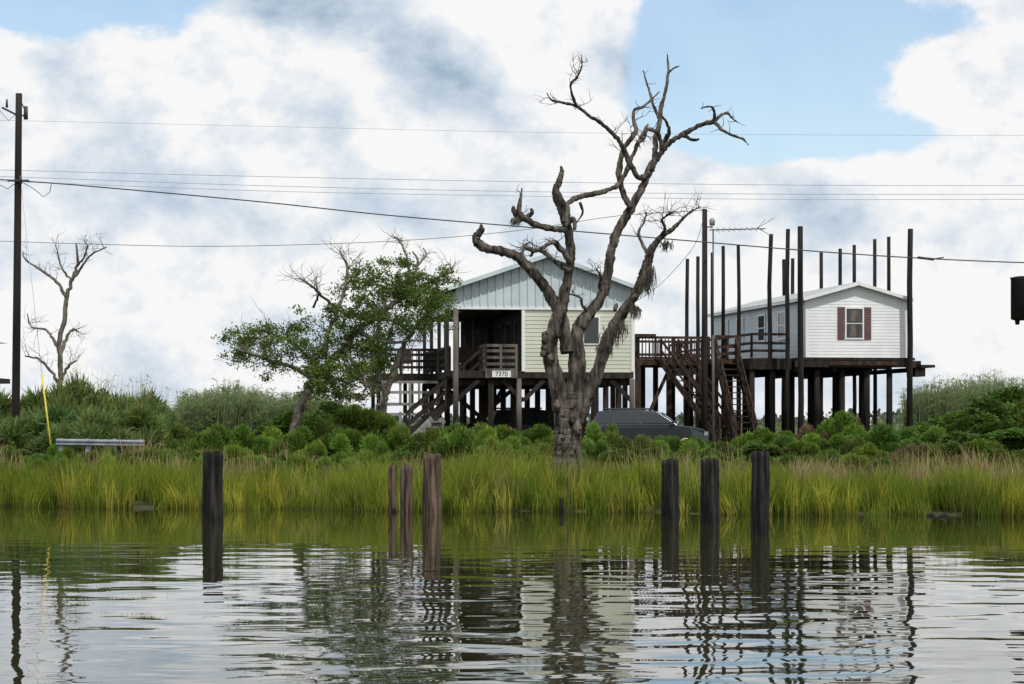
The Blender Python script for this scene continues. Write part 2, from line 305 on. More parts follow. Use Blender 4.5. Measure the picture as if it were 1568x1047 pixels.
# ------------------------------------------------------------ shrubs
BASEH={}
def shrub_mesh(name,seed,nl,R,H,colA,colB,ll=(0.10,0.2),lw=0.016,lobes=16,upw=0.8,dead=0.04,lr_=(0.2,0.38),tipc=1.25,val=1.0):
    r=np.random.default_rng(seed)
    th=r.uniform(0,6.28,lobes); ph=np.arccos(r.uniform(0.0,1,lobes)); rr=r.uniform(0.40,0.85,lobes)
    c=np.stack([np.cos(th)*np.sin(ph)**0.8*R*rr,np.sin(th)*np.sin(ph)**0.8*R*rr,(np.cos(ph)*0.8+0.10)*(H-0.25*R)*np.clip(rr+0.12,0,0.92)],-1)
    lr=r.uniform(*lr_,lobes)*R; lb=r.uniform(0.6,1.3,lobes); lm=r.uniform(0,1,lobes)
    tint=np.array([r.uniform(0.82,1.18),r.uniform(0.92,1.1),r.uniform(0.8,1.3)])*val*r.uniform(0.8,1.12)
    idx=r.integers(0,lobes,nl); dv=unit(r.normal(size=(nl,3))); dv[:,2]=np.abs(dv[:,2])*1.1-0.25
    rad=r.uniform(0.3,1,nl)**0.5
    p=c[idx]+dv*(lr[idx]*rad)[:,None]*np.array([1,1,1.25]); p[:,2]=np.maximum(p[:,2],0.0)
    dr=unit(dv*0.7+np.array([0,0,upw])+r.normal(0,0.35,(nl,3)))
    le=r.uniform(*ll,nl); C=np.stack([p,p+dr*(le*0.55)[:,None],p+dr*le[:,None]+np.array([0,0,-0.01])],1)
    S=unit(np.cross(dr,r.normal(size=(nl,3)))); Wd=lw*r.uniform(0.7,1.3,nl)[:,None]*np.array([0.6,1,0.15])[None]
    m_=np.clip(lm[idx]*0.7+r.uniform(0,0.4,nl),0,1)[:,None,None]
    col=(np.array(colA)*(1-m_)+np.array(colB)*m_)*tint*(lb[idx]*r.uniform(0.75,1.25,nl))[:,None,None]*np.array([0.75,1.0,tipc])[None,:,None]
    dd=(r.random(nl)<dead)[:,None,None]; col=np.where(dd,np.array((0.20,0.13,0.065)),col)
    me=strips(name,C,Wd,S,col,M['leaf'],mesh_only=True); BASEH[me.name]=H; return me
SH=[shrub_mesh('shrub_mesh%d'%i,100+i,8500,1.0,1.5,(0.065,0.135,0.022),(0.145,0.24,0.042),lw=0.018,lobes=random.choice([12,16,22])) for i in range(9)]
SD=[shrub_mesh('darkshrub_mesh%d'%i,200+i,9000,1.0,2.2,(0.04,0.085,0.02),(0.09,0.15,0.036),ll=(0.09,0.17),lw=0.028,upw=0.3,lobes=26) for i in range(5)]
SB=[shrub_mesh('brownshrub_mesh%d'%i,300+i,3600,1.0,1.5,(0.10,0.09,0.045),(0.16,0.11,0.06),lw=0.013,dead=0.35) for i in range(3)]
SL=[shrub_mesh('caneshrub_mesh%d'%i,400+i,5200,1.0,2.2,(0.07,0.14,0.04),(0.16,0.245,0.08),ll=(0.28,0.55),lw=0.024,upw=0.35,lobes=22) for i in range(4)]
def put(lst,px,ytop,d,R,parent):
    x=(px-784)*d/F; z=float(ground(np.array(x),np.array(d)))-0.08
    H=CAMZ+(HY-ytop)*d/F-z; me=random.choice(lst)
    o=bpy.data.objects.new('shrub',me); o.location=(x,d,z); o.rotation_euler=(0,0,random.uniform(0,6.28))
    o.scale=(R,R,max(H,0.3)/BASEH[me.name]*1.04); link(o,parent)
th=empty('shrub_thicket')
for px,yt,d,R in [(10,650,72,1.2),(45,654,72,1.0),(235,650,72,1.0),(275,644,73,1.0),(325,648,70,1.0),(375,640,72,1.0),(415,646,74,0.9),(455,651,70,0.9),
    (500,638,76,1.0),(545,618,80,1.2),(590,628,82,1.0),(540,642,70,0.9),(605,648,70,0.8),(655,651,72,.8),(700,632,70,1.05),(745,641,70,0.9),(790,655,72,.9),(825,648,74,.9),
    (918,628,72,0.75),(905,655,66,0.7),(945,656,68,.8),(985,662,66,0.8),(1030,656,68,0.85),(1068,658,70,0.8),(1085,666,74,0.9),(1120,662,74,.9),(1165,654,74,1.0),(1205,656,72,.9),
    (1255,650,72,1.0),(1310,620,78,1.2),(1330,636,74,1.1),(1375,646,74,1.0),(1420,638,76,1.1),(1270,634,80,1.1)]:
    put(SH,px,yt,d,R,th)
for i in range(74):
    px=random.uniform(-80,1650); d=random.uniform(62,70)
    yv=random.uniform(672,696)-2*(d-66)
    if 60<px<245: yv=max(yv,684); d=random.uniform(62,66)
    put(SH if random.random()<0.75 else SD,px,yv,d,random.uniform(0.45,0.9),th)
for px,yt in [(92,676),(128,680),(160,673),(196,678),(222,670),(72,672)]: put(SH,px,yt,65.5,0.5,th)
for i in range(46):
    px=random.uniform(-80,1650); yv=random.uniform(650,668)
    if 925<px<1085: continue
    put(SD if random.random()<0.4 else SH,px,yv,random.uniform(74,82),random.uniform(0.7,1.2),th)
for px,yt,d,R in [(1235,640,78,0.9),(1290,622,80,.8),(1215,652,76,.8),(1010,668,70,.6),(985,672,68,.6),(1400,672,68,.8),(1440,668,70,.7),(1320,690,63,.6),(1160,685,63,.5),(1385,685,64,.6),(1470,690,64,.6),(1180,672,70,.6),(165,672,69,.4)]:
    put(SB,px,yt,d,R,th)
tk=empty('dark_thicket')
for px,yt,d,R in [(1450,622,84,1.5),(1500,602,80,1.6),(1545,586,84,1.7),(1590,586,80,1.7),(1530,640,72,1.5),(1480,652,72,1.2),(1575,648,70,1.4),(1640,610,78,1.8),(1550,680,66,1.0),
    (1410,640,86,1.4),(500,608,90,1.3),(440,618,92,1.3)]:
    put(SD,px,yt,d,R,tk)
ck=empty('cane_thicket')
for px,yt,d,R in [(105,574,73,1.1),(140,576,74,1.1),(180,586,74,1.1),(220,596,75,1.0),(238,612,73,0.7),(70,606,75,1.1),(30,592,77,1.3),(-10,586,77,1.4),(150,606,71,1.),(195,616,71,1.),(100,614,71,1.),(60,626,71,.9),(10,624,71,1.0),(-30,600,74,1.2),(225,638,72,.9),(130,640,70,.9),(175,643,70,.9),(90,642,70,.9)]:
    put(SL,px,yt,d,R,ck); put(random.choice([SD,SH]),px+12,yt+12,d+.6,R*0.9,ck)
# ------------------------------------------------------------ trees
def cr_(pts,sub):
    out_=[]; n=len(pts)
    for i in range(n-1):
        p0=pts[max(i-1,0)];p1=pts[i];p2=pts[i+1];p3=pts[min(i+2,n-1)]
        for k in range(sub):
            t=k/sub; out_.append([0.5*((2*p1[j])+(-p0[j]+p2[j])*t+(2*p0[j]-5*p1[j]+4*p2[j]-p3[j])*t*t+(-p0[j]+3*p1[j]-3*p2[j]+p3[j])*t**3) for j in range(4)])
    out_.append(list(pts[-1])); return out_
def branch(mb,pts,D,d0,d1,sub=6,bark=0.20,wig=0.008,seg=12,rs=1.0):
    n=len(pts); w_=[]
    for i,(px,py,r) in enumerate(pts):
        d=D+d0+(d1-d0)*(i/(n-1)); v=P(px,py,d); w_.append([v.x,v.y,v.z,r*rs*D/F])
    c=cr_(w_,sub)
    for i in range(1,len(c)-1):
        for j in range(3): c[i][j]+=random.gauss(0,wig)*min(1.0,c[i][3]*14)
    mb.tube([q[:3] for q in c],[max(q[3],0.006) for q in c],seg,0.0,bark=bark); return c
def twig(mb,p,dr,ln,r,depth,curl=0.35):
    n=5; pts=[Vector(p)]; d=Vector(dr).normalized()
    for i in range(n):
        d=(d+Vector((random.gauss(0,curl),random.gauss(0,curl),random.gauss(0.04,curl)))*0.6).normalized(); pts.append(pts[-1]+d*ln/n)
    mb.tube(pts,[r*(1-0.75*i/n) for i in range(n+1)],4,0)
    if depth>0:
        for k in range(random.randint(2,3)):
            i=random.randint(1,n-1); dd=(d*0.5+Vector((random.gauss(0,0.8),random.gauss(0,0.8),random.gauss(0.25,0.6)))).normalized()
            twig(mb,pts[i],dd,ln*random.uniform(0.45,0.75),r*0.6,depth-1,curl)
    return pts
def twigs_on(mb,c,cnt,ln,r,depth=1,start=0.3):
    for k in range(cnt):
        i=int(len(c)*random.uniform(start,0.98)); i=min(max(i,1),len(c)-2)
        t=Vector(c[i+1][:3])-Vector(c[i-1][:3]); t.normalize()
        dd=(t*0.5+Vector((random.gauss(0,0.7),random.gauss(0,0.7),random.gauss(0.35,0.5)))).normalized()
        twig(mb,c[i][:3],dd,ln*random.uniform(0.5,1.2),r,depth)
dt=empty('dead_tree'); mb=MB(); D=60
def br(pts,a,b,rs=0.80,**k): return branch(mb,pts,D,a,b,rs=rs,**k)
br([(868,775,36),(868,740,30),(868,712,26),(869,680,24),(871,650,22),(872,625,21),(872,600,17)],0,0,seg=30,rs=0.88,sub=12,bark=0.14)
br([(862,650,15),(857,610,16),(848,570,14),(842,535,13),(849,505,13),(858,478,12),(865,445,9.5),(871,415,8.5),(875,385,8),(870,357,8),(862,328,7),(852,305,6),(848,291,3)],0,-0.8,seg=20,rs=0.84,sub=8)
br([(877,650,16),(880,600,16),(884,555,15),(882,515,13),(893,492,12),(912,468,10),(928,435,9),(934,395,8.5),(940,368,8.5),(953,340,8),(969,314,7.5),(985,283,7),(996,255,6.5),(1008,240,6)],0,0.6,seg=20,rs=0.83,sub=8)
br([(882,645,15),(898,605,14),(914,572,11.5),(925,535,10.5),(940,500,10),(960,470,9),(978,440,8.5),(990,408,8),(996,385,7),(1010,365,5),(1030,350,4),(1046,334,2.5),(1062,320,1.2)],-0.1,-1.4,seg=18,rs=0.86,sub=8)
br([(868,540,12),(862,500,12),(852,470,10),(835,440,9.5),(812,412,9),(788,391,8.5),(760,383,8),(738,377,8),(729,365,7),(737,353,5),(737,344,2.5)],0,-0.9,rs=0.86,sub=8)
a=br([(868,352,7),(845,350,6),(820,343,5.5),(803,334,5.5),(795,322,4.5),(797,305,3),(799,288,1.5)],-0.8,-0.2); twigs_on(mb,a,4,0.4,0.012)
br([(800,338,5),(790,328,5),(786,320,3.5),(787,316,2)],-0.3,-0.2)
br([(803,334,4),(815,326,4),(813,319,2.5)],-0.3,-0.4)
a=br([(873,400,7),(862,385,5.5),(848,371,4.5),(832,378,4),(818,384,4),(803,378,3.5),(797,388,2)],-0.7,-1.4); twigs_on(mb,a,12,0.5,0.012,1)
a=br([(872,415,6),(852,402,4),(838,390,4),(822,383,3),(812,392,2)],-0.7,-0.1); twigs_on(mb,a,10,0.4,0.011,1)
br([(866,345,6),(878,335,5),(880,352,3)],-0.8,-0.9)
br([(866,340,7),(866,318,7),(856,303,6.5),(851,290,6),(857,275,5),(860,262,3.5),(858,255,2)],-0.8,-0.9,rs=0.9)
br([(870,345,5),(866,322,5),(872,309,5),(888,301,5),(908,297,4.5),(930,291,4.5),(946,283,4.5),(958,264,4.5),(968,240,4),(977,220,4),(984,205,3),(992,190,2)],-0.8,0.9)
a=br([(966,318,6),(955,297,6),(949,272,6),(949,250,5.5),(954,230,5),(965,213,4.5),(974,200,4),(970,182,3.5),(972,168,3),(985,163,2.5),(1000,150,2),(1010,140,1.2)],0.3,1.4); twigs_on(mb,a,8,0.6,0.012)
a=br([(994,265,6),(978,272,5),(965,250,5),(952,222,4.5),(938,204,4),(918,187,3.6),(903,178,3.2),(884,163,3),(862,157,2.6),(845,153,2),(837,142,1)],0.5,-1.5); twigs_on(mb,a,9,0.5,0.011)
a=br([(884,163,2.6),(876,146,2.4),(874,128,2.2),(884,118,2),(890,104,1.6),(892,94,1)],-1.0,-1.6); twigs_on(mb,a,11,0.45,0.010)
a=br([(998,262,6),(1003,235,5.5),(1004,215,5),(1010,190,4.5),(1012,165,4),(1019,140,3.2),(1023,115,2.6),(1023,98,2),(1022,84,1.2)],0.5,1.8); twigs_on(mb,a,4,0.4,0.010,0)
br([(1023,112,2),(1032,104,1.6),(1041,101,1)],1.5,1.2)
a=br([(1011,185,3.5),(1002,165,3),(996,145,2.4),(990,125,2),(985,108,1.2)],1.0,2.2); twigs_on(mb,a,5,0.4,0.010,0)
a=br([(1014,228,5),(1008,205,4),(992,198,3.5),(986,212,3),(975,220,2.5)],0.5,-0.4); twigs_on(mb,a,12,0.5,0.011)
a=br([(1005,245,6),(1018,226,5.5),(1033,213,5),(1050,203,4.5),(1072,192,4.2),(1093,187,4),(1106,199,3),(1124,208,2.6),(1138,213,2),(1146,222,1.3)],0.6,-0.3); twigs_on(mb,a,4,0.4,0.012,0,0.5)
br([(1045,206,4),(1060,214,3),(1070,213,2.5)],0.3,0.5)
br([(1012,225,4),(1024,205,4),(1022,190,3),(1014,178,2)],0.7,0.0)
a=br([(1091,188,3.4),(1103,177,2.8),(1114,173,2.4),(1120,180,1.8),(1129,187,1.2)],0.1,0.7); twigs_on(mb,a,5,0.35,0.011,0)
a=br([(1093,187,3),(1094,172,2.4),(1088,163,2),(1073,166,1)],0.1,-0.6); twigs_on(mb,a,4,0.3,0.010,0)
a=br([(994,392,4),(984,375,3.5),(978,355,3),(986,340,2),(990,325,1.2)],-1.0,-0.4); twigs_on(mb,a,8,0.5,0.011)
a=br([(1008,367,4),(1018,350,3),(1014,336,2),(1030,325,1.2)],-1.1,-1.9); twigs_on(mb,a,14,0.6,0.010)
a=br([(1020,358,3),(1037,345,2.5),(1050,330,2),(1072,316,1.2)],-1.2,-0.8); twigs_on(mb,a,10,0.5,0.009)
a=br([(930,450,4),(918,440,3.5),(921,425,3),(913,412,2)],0.3,-0.4); twigs_on(mb,a,10,0.5,0.011)
a=br([(905,480,4),(893,470,3),(888,455,2),(872,450,1.5)],0.2,-0.4); twigs_on(mb,a,6,0.4,0.010)
br([(888,310,3),(892,325,2),(880,345,1.5)],0,0.3)
a=br([(812,412,4),(802,398,3),(800,380,2.5),(812,370,1.6)],-0.6,-0.2); twigs_on(mb,a,6,0.4,0.010)
br([(955,480,8),(968,462,6),(972,452,3)],-0.9,-1.2)
for (px,py,r) in [(836,521,8),(834,532,6),(840,510,6),(843,548,9),(852,622,8),(884,655,9),(905,582,7),(832,540,5),(943,470,5),(833,512,4)]:
    br([(px-3,py+r*1.2,r*0.4),(px-1,py+r*0.5,r*0.9),(px,py-r*0.2,r),(px+1,py-r*1.3,r*0.3)],-0.3,-0.3,bark=0.45,sub=4)
mb.obj('trunk_and_limbs',M['bark'],dt)
def moss(parent,spots,D,n=70):
    C=[];
    for (px,py,sp_,ln,do) in spots:
        for k in range(n):
            p=P(px+random.gauss(0,sp_),py+random.gauss(0,sp_*0.6),D+do+random.uniform(-0.15,0.15)); l=ln*random.uniform(0.3,1)*D/F
            C.append([[p.x,p.y,p.z],[p.x+random.gauss(0,.03),p.y,p.z-l*0.5],[p.x+random.gauss(0,.05),p.y,p.z-l]])
    C=np.array(C); k=len(C); a=rnd(0,6.28,k); S=np.stack([np.cos(a),np.sin(a),0*a],-1)
    col=np.array((0.10,0.09,0.075))*rnd(0.5,1.3,k)[:,None,None]*np.ones((k,3,1))
    strips('hanging_moss',C,np.ones((k,3))*np.array([0.009,0.012,0.003]),S,col,M['moss'],parent)
moss(dt,[(996,410,3,38,-1.3),(985,430,5,26,-1.2),(938,508,8,30,-0.8),(950,495,6,22,-0.9),(972,470,4,22,-1),(925,530,6,20,-.6),(790,335,4,12,-.3),(1020,372,5,14,-1.3)],50)
def leafmass(name,parent,clumps,D,per=70,size=(0.05,0.10),colA=(0.055,0.095,0.022),colB=(0.115,0.165,0.04),crad=(6,13)):
    pts=[];br_=[]
    for (px,py,rx,ry,n) in clumps:
        do=random.uniform(-1.2,1.2)
        for k in range(n):
            a=random.uniform(0,6.28); q=random.random()**0.5*1.1
            c=P(px+math.cos(a)*rx*q,py+math.sin(a)*ry*q,D+do+random.gauss(0,rx*0.5*D/F)); R=random.uniform(*crad)*D/F; b_=random.uniform(0.6,1.4)
            g=RNG.normal(size=(per,3))*0.5*R*np.array([1.3,1.25,0.75]); pts.append(g+np.array(c)); br_.append(np.full(per,b_))
    p=np.concatenate(pts); n=len(p); b_=np.concatenate(br_)
    dr=unit(RNG.normal(size=(n,3))+np.array([0,0,0.3])); le=rnd(*size,n)
    C=np.stack([p,p+dr*(le*.5)[:,None],p+dr*le[:,None]],1); S=unit(np.cross(dr,RNG.normal(size=(n,3))))
    m_=rnd(0,1,n)[:,None,None]; col=(np.array(colA)*(1-m_)+np.array(colB)*m_)*b_[:,None,None]*np.ones((n,3,1))
    strips(name,C,(le*0.28)[:,None]*np.array([0.4,1,0.2])[None],S,col,M['leaf'],parent)
ot=empty('live_oak_tree'); mb=MB(); D=76
br=lambda pts,a,b,**k: branch(mb,pts,D,a,b,bark=0.15,wig=0.02,**k)
br([(446,668,7),(455,640,7),(466,608,6.5),(480,582,6),(500,560,5.5),(525,535,5),(550,505,4.5),(580,480,4),(605,462,3.5),(625,435,2.6),(640,405,2),(632,385,1.4)],0,1)
a=br([(480,582,4),(455,565,3),(425,555,3),(395,545,2.5),(365,535,2)],0,-1.5); twigs_on(mb,a,16,1.2,0.014)
a=br([(500,560,4),(500,520,3.5),(515,480,3),(528,440,2.6),(532,410,2.2),(520,385,1.3)],0,1.5); twigs_on(mb,a,22,0.9,0.011,1,0.55)
a=br([(515,470,2.4),(495,455,2.2),(480,440,1.6),(458,425,1)],1,-.5); twigs_on(mb,a,16,0.8,0.010)
a=br([(480,470,1.8),(487,452,1.5),(484,435,1)],1,-.5); twigs_on(mb,a,10,0.7,0.010)
a=br([(625,435,2.2),(625,405,2),(618,380,1.6),(605,362,1)],1,2); twigs_on(mb,a,14,0.8,0.011,1,0.5)
a=br([(640,405,1.8),(652,390,1.5),(648,380,1)],1,2); twigs_on(mb,a,9,0.6,0.010,1,0.3)
a=br([(605,462,3),(640,445,2.5),(670,425,2),(695,415,1.3)],1,0); twigs_on(mb,a,18,0.8,0.011)
a=br([(490,572,3),(470,545,2.6),(440,520,2.2),(400,505,1.6)],0,1); twigs_on(mb,a,14,1.0,0.012)
a=br([(550,505,3),(570,520,2.5),(600,525,2),(640,520,1.4)],0,-1); twigs_on(mb,a,10,1.0,0.012)
a=br([(525,535,3),(545,560,2.5),(560,590,2),(550,615,1.2)],0,-1); twigs_on(mb,a,14,1.0,0.011)
mb.obj('trunk_and_limbs',M['pale_bark'],ot)
leafmass('crown',ot,[(592,425,52,24,42),(555,455,45,32,44),(620,468,66,28,48),(508,498,34,28,22),(540,508,42,24,28),(490,535,32,20,22),
   (375,522,40,16,24),(425,510,40,16,22),(395,548,48,14,18),(450,532,24,16,9),(362,540,18,14,6),(455,490,24,14,3),(645,440,38,26,24),
   (520,565,44,16,24),(560,545,42,18,20),(545,600,32,18,12),(670,425,32,18,9),(405,575,14,6,2),(605,400,26,10,4),(480,575,26,14,12),(430,560,20,10,3),(510,590,28,14,10)],D,75)
ot2=empty('live_oak_tree'); mb=MB(); D=84
br([(588,665,7),(586,630,6),(592,600,5),(604,570,5),(612,540,4),(630,510,3.5),(655,480,2.6),(670,450,2)],0,0)
br([(590,605,4),(578,575,3.6),(570,545,3),(575,510,2.6),(585,480,2)],0,-1)
br([(604,570,3.4),(590,540,3),(600,500,2)],0,1)
a=br([(630,510,3),(600,490,2.5),(560,480,2)],0,-1); twigs_on(mb,a,8,1,0.012)
mb.obj('trunk_and_limbs',M['pale_bark'],ot2)
leafmass('crown',ot2,[(645,468,45,26,34),(600,495,55,22,30),(670,485,26,20,14),(555,530,42,20,28),(515,578,40,18,20),(560,570,42,18,20),(620,515,40,14,9),(500,592,28,16,10),(535,612,32,10,9),(480,600,22,12,6)],D,75,colA=(0.045,0.078,0.022),colB=(0.09,0.13,0.035))
moss(ot2,[(575,575,5,40,-0.5),(566,560,5,26,-.5)],D,40)
st=empty('bare_tree'); mb=MB(); D=88
br([(94,640,4.5),(92,600,4),(93,560,4),(91,520,3.6),(99,490,3.6),(101,460,3.4),(110,430,3),(118,405,2.2),(117,372,1.2)],0,0)
for pts in [[(101,455,3),(88,433,2.2),(70,418,1.8),(40,398,1.2),(35,385,1)],[(110,430,2.2),(125,408,1.8),(140,390,1.5),(163,378,1)],[(92,540,3),(82,520,2.2),(70,505,1.8),(48,500,1.2),(42,480,1)],[(93,545,3),(100,520,2.5),(112,505,2),(120,508,1)],
            [(92,590,3),(75,565,2),(60,550,1.6),(38,545,1)],[(95,580,2.5),(105,560,1.8),(118,552,1)],[(118,405,1.8),(128,395,1.4),(135,375,1)],[(110,430,1.8),(95,410,1.4),(85,375,1)]]:
    a=br(pts,0,random.uniform(-1,1)); twigs_on(mb,a,9,0.8,0.010)
mb.obj('trunk_and_limbs',M['pale_bark'],st)
# ------------------------------------------------------------ water pilings
def piling(px,ytop,ybot,wpx,mat,lean=0.0,name='mooring_piling'):
    d=CAMZ*F/(ybot-HY); x=(px-784)*d/F; zt=CAMZ+(HY-ytop)*d/F; r=wpx/2*d/F
    e=empty(name,(x,d,0)); mb=MB(); pts=[];rad=[]
    zs=np.linspace(-1.5,zt,30)
    for z in zs: pts.append((lean*z+random.gauss(0,0.003),0,z)); rad.append(r*(1.03-0.05*(z/zt))*random.uniform(0.985,1.015))
    pts.append((lean*zt,0,zt+0.015)); rad.append(r*0.88)
    mb.tube(pts,rad,26,0.010,bark=0.022); 
    for k in range(6):
        a=random.uniform(0,6.28); q=random.uniform(0.2,0.7)*r
        mb.tube([(lean*zt+math.cos(a)*q,math.sin(a)*q,zt-0.05),(lean*zt+math.cos(a)*q,math.sin(a)*q,zt+random.uniform(0.02,0.045))],[r*0.22,r*0.12],6,0.2)
    mb.obj('shaft',mat,e)
piling(325,693,797,31,M['pile_water'],0.012)
piling(623,714,786,19,M['pile_brown'],-0.01); piling(601,714,784,12,M['pile_brown'],0.0)
piling(661,697,787,28,M['pile_brown'],0.01)
piling(1026,705,795,27,M['pile_water'],0.005); piling(1087,704,803,29,M['pile_water'],0.0); piling(1164,692,818,28,M['pile_water'],0.006)
rk=empty('shore_debris'); mb=MB()
for px,py,s_ in [(1118,780,0.14),(1104,776,0.09),(860,775,0.09),(1445,786,0.12),(1425,790,0.10),(790,783,0.08),(1112,770,.06)]:
    d=CAMZ*F/(py-HY); d=min(d,float(shore((px-784)*55/F))-0.25); x=(px-784)*d/F
    mb.tube([(x-s_,d,-.05),(x-s_*.5,d,.0),(x+s_*.3,d+.05,.03),(x+s_,d,-.03)],[s_*.3,s_*.5,s_*.6,s_*.25],8,0.2)
mb.tube([(P(860,775,53.6).x,53.6,-.2),(P(860,775,53.6).x,53.6,.32)],[.06,.05],9,.05)
mb.obj('rocks',M['pile'],rk)
# ------------------------------------------------------------ shared building helpers
def lap(mb,a,b,z0,z1,nrm,step=0.2,off=0.018):
    n=max(1,round((z1-z0)/step)); h=(z1-z0)/n
    for i in range(n):
        za=z0+i*h; zb=za+h
        o0=np.array(nrm)*off; o1=np.array(nrm)*0.003
        p=[(a[0]+o0[0],a[1]+o0[1],za),(b[0]+o0[0],b[1]+o0[1],za),(b[0]+o1[0],b[1]+o1[1],zb),(a[0]+o1[0],a[1]+o1[1],zb),
           (a[0],a[1],za),(b[0],b[1],za)]
        mb.add(p,[(0,1,2,3),(4,5,1,0)])
def railing(mb,a,b,h=0.95,n=4,rails=(0.25,0.5,0.75,0.95),w=0.09,bal=0):
    a=Vector(a);b=Vector(b)
    for i in range(n+1):
        p=a.lerp(b,i/n); mb.beam(p,p+Vector((0,0,h)),w,w)
    for r in rails: mb.beam(a+Vector((0,0,r)),b+Vector((0,0,r)),0.04,0.11)
    for i in range(bal):
        p=a.lerp(b,(i+.5)/bal); mb.beam(p+Vector((0,0,0.1)),p+Vector((0,0,h-0.03)),0.035,0.035)
def stair(mb,a,b,width,side,n=13,rail=True):
    a=Vector(a);b=Vector(b);s=Vector(side).normalized()*width/2
    for q in (s,-s):
        mb.beam(a+q,b+q,0.05,0.28)
        if rail:
            mb.beam(a+q+Vector((0,0,0.95)),b+q+Vector((0,0,0.95)),0.05,0.1); mb.beam(a+q+Vector((0,0,0.5)),b+q+Vector((0,0,0.5)),0.04,0.09)
            for i in range(5):
                p=(a+q).lerp(b+q,i/4); mb.beam(p+Vector((0,0,-0.1)),p+Vector((0,0,0.97)),0.08,0.08)
    for i in range(n):
        p=a.lerp(b,(i+.5)/n); mb.beam(p-s*0.96,p+s*0.96,0.27,0.045)
# ------------------------------------------------------------ gabled stilt house
hx=P(698,650,89); house=empty('stilt_house',(hx.x,89,0),math.radians(8.5))
Wd,Ln=6.86,10.8; zf,zc,ze,zp=4.05,6.42,7.22,8.42; xr=3.5
mb=MB()
for x in (0.0,1.35,2.6,4.0,5.4,6.8):
    for y in (0.1,2.7,5.4,8.1,10.7):
        if x in(0.0,2.6,6.8) and y==0.1: continue
        mb.beam((x,y,0.8),(x,y,zf-0.35),0.2,0.2)
for y in (0.35,2.95,5.65,8.35,10.5): mb.beam((-0.1,y,zf-0.42),(Wd,y,zf-0.42),0.12,0.26)
for a_,b_ in [((0,2.7,1.2),(2.6,2.7,3.4)),((2.6,2.7,1.2),(0,2.7,3.4)),((4.0,2.7,3.5),(5.4,2.7,1.2)),((1.35,5.4,1.3),(2.6,5.4,3.5)),((0.0,0.1,2.9),(0.9,0.1,3.7)),((2.6,0.1,2.9),(1.8,0.1,3.7)),((2.6,.1,2.9),(3.4,.1,3.7)),((6.8,.1,2.9),(6.0,.1,3.7))]:
    mb.beam(a_,b_,0.06,0.16)
mb.obj('stilts',M['stilt'],house)
mb=MB()
for x in (0.0,2.42,6.8): mb.tube([(x,0.02,0.8),(x,0.02,zf-0.30)] if x!=0 else [(x,0.02,0.8),(x,0.02,zc)],[0.115,0.10],12,0.02)
for y in (2.7,5.4,8.1,10.7): mb.beam((0.0,y,zf),(0.0,y,zc),0.13,0.13)
mb.tube([(1.0,6,0.8),(1.0,6,zf)],[0.1,0.1],10); mb.obj('front_posts',M['gray_wood'],house)
mb=MB(); mb.box(-0.1,Wd,0,Ln,zf-0.28,zf-0.06); 
for i in range(36): mb.box(-0.12,2.58,i*0.3,i*0.3+0.285,zf-0.055,zf)
mb.obj('floor_platform',M['stilt'],house)
mb=MB(); lap(mb,(2.6,0.0),(Wd,0.0),zf-0.05,zc,(0,-1,0),0.15); lap(mb,(Wd,0),(Wd,Ln),zf-0.05,ze,(1,0,0),0.15); mb.obj('front_wall',M['cream'],house)
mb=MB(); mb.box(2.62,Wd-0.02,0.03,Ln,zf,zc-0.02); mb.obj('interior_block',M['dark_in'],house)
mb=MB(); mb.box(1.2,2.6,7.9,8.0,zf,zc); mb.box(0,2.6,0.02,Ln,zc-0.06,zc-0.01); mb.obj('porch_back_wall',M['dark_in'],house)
mb=MB()
for y0,y1,z0,z1 in [(1.0,1.9,0.05,2.05),(3.0,4.2,0.8,2.0),(5.4,6.6,0.8,2.0)]:
    mb.box(2.55,2.61,y0,y1,zf+z0,zf+z1)
mb.obj('porch_window_frames',M['gray_wood'],house)
mb=MB()
for y0,y1,z0,z1 in [(1.12,1.78,1.0,1.95),(3.1,4.1,0.9,1.9),(5.5,6.5,0.9,1.9)]:
    mb.box(2.53,2.56,y0,y1,zf+z0,zf+z1)
mb.obj('porch_glass',M['glass'],house)
mb=MB()
for x in (0.45,0.95): mb.beam((x,7.0,zf),(x,7.0,zc),0.12,0.12)
mb.box(1.3,2.3,7.85,7.9,zf+0.9,zf+1.9); mb.box(1.3,1.36,5.0,5.06,zf,zc); mb.obj('porch_inner_posts',M['gray_wood'],house)
mb=MB(); mb.box(4.85,5.55,-0.06,0.0,zf+1.0,zf+2.1); mb.obj('front_window_frame',M['trim'],house)
mb=MB(); mb.box(4.92,5.48,-0.075,-0.06,zf+1.06,zf+2.04); mb.obj('front_window_glass',M['glass'],house)
mb=MB(); mb.box(2.52,2.64,-0.05,0.06,zf-0.02,zc); mb.box(Wd-0.1,Wd+0.03,-0.05,0.06,zf-0.02,zc); mb.box(-0.05,Wd+0.05,-0.07,0.0,zc-0.05,zc+0.05); mb.obj('corner_trim',M['trim'],house)
def zr(x): return ze+(zp-ze)*(x/xr) if x<xr else zp-(zp-ze)*((x-xr)/(Wd-xr))
mb=MB(); mb.add([(0,-0.03,zc+.05),(Wd,-0.03,zc+.05),(Wd,-0.03,ze),(xr,-0.03,zp),(0,-0.03,ze)],[(0,1,2,3,4)])
mb.add([(0,-0.03,zc),(0,Ln,zc),(0,Ln,ze),(0,-0.03,ze)],[(0,1,2,3)])
x=0.02
while x<Wd: mb.box(x-0.018,x+0.018,-0.085,-0.028,zc+.05,zr(x)-0.02); x+=0.305
mb.obj('gable_cladding',M['metal_clad'],house)
mb=MB(); oh=0.35
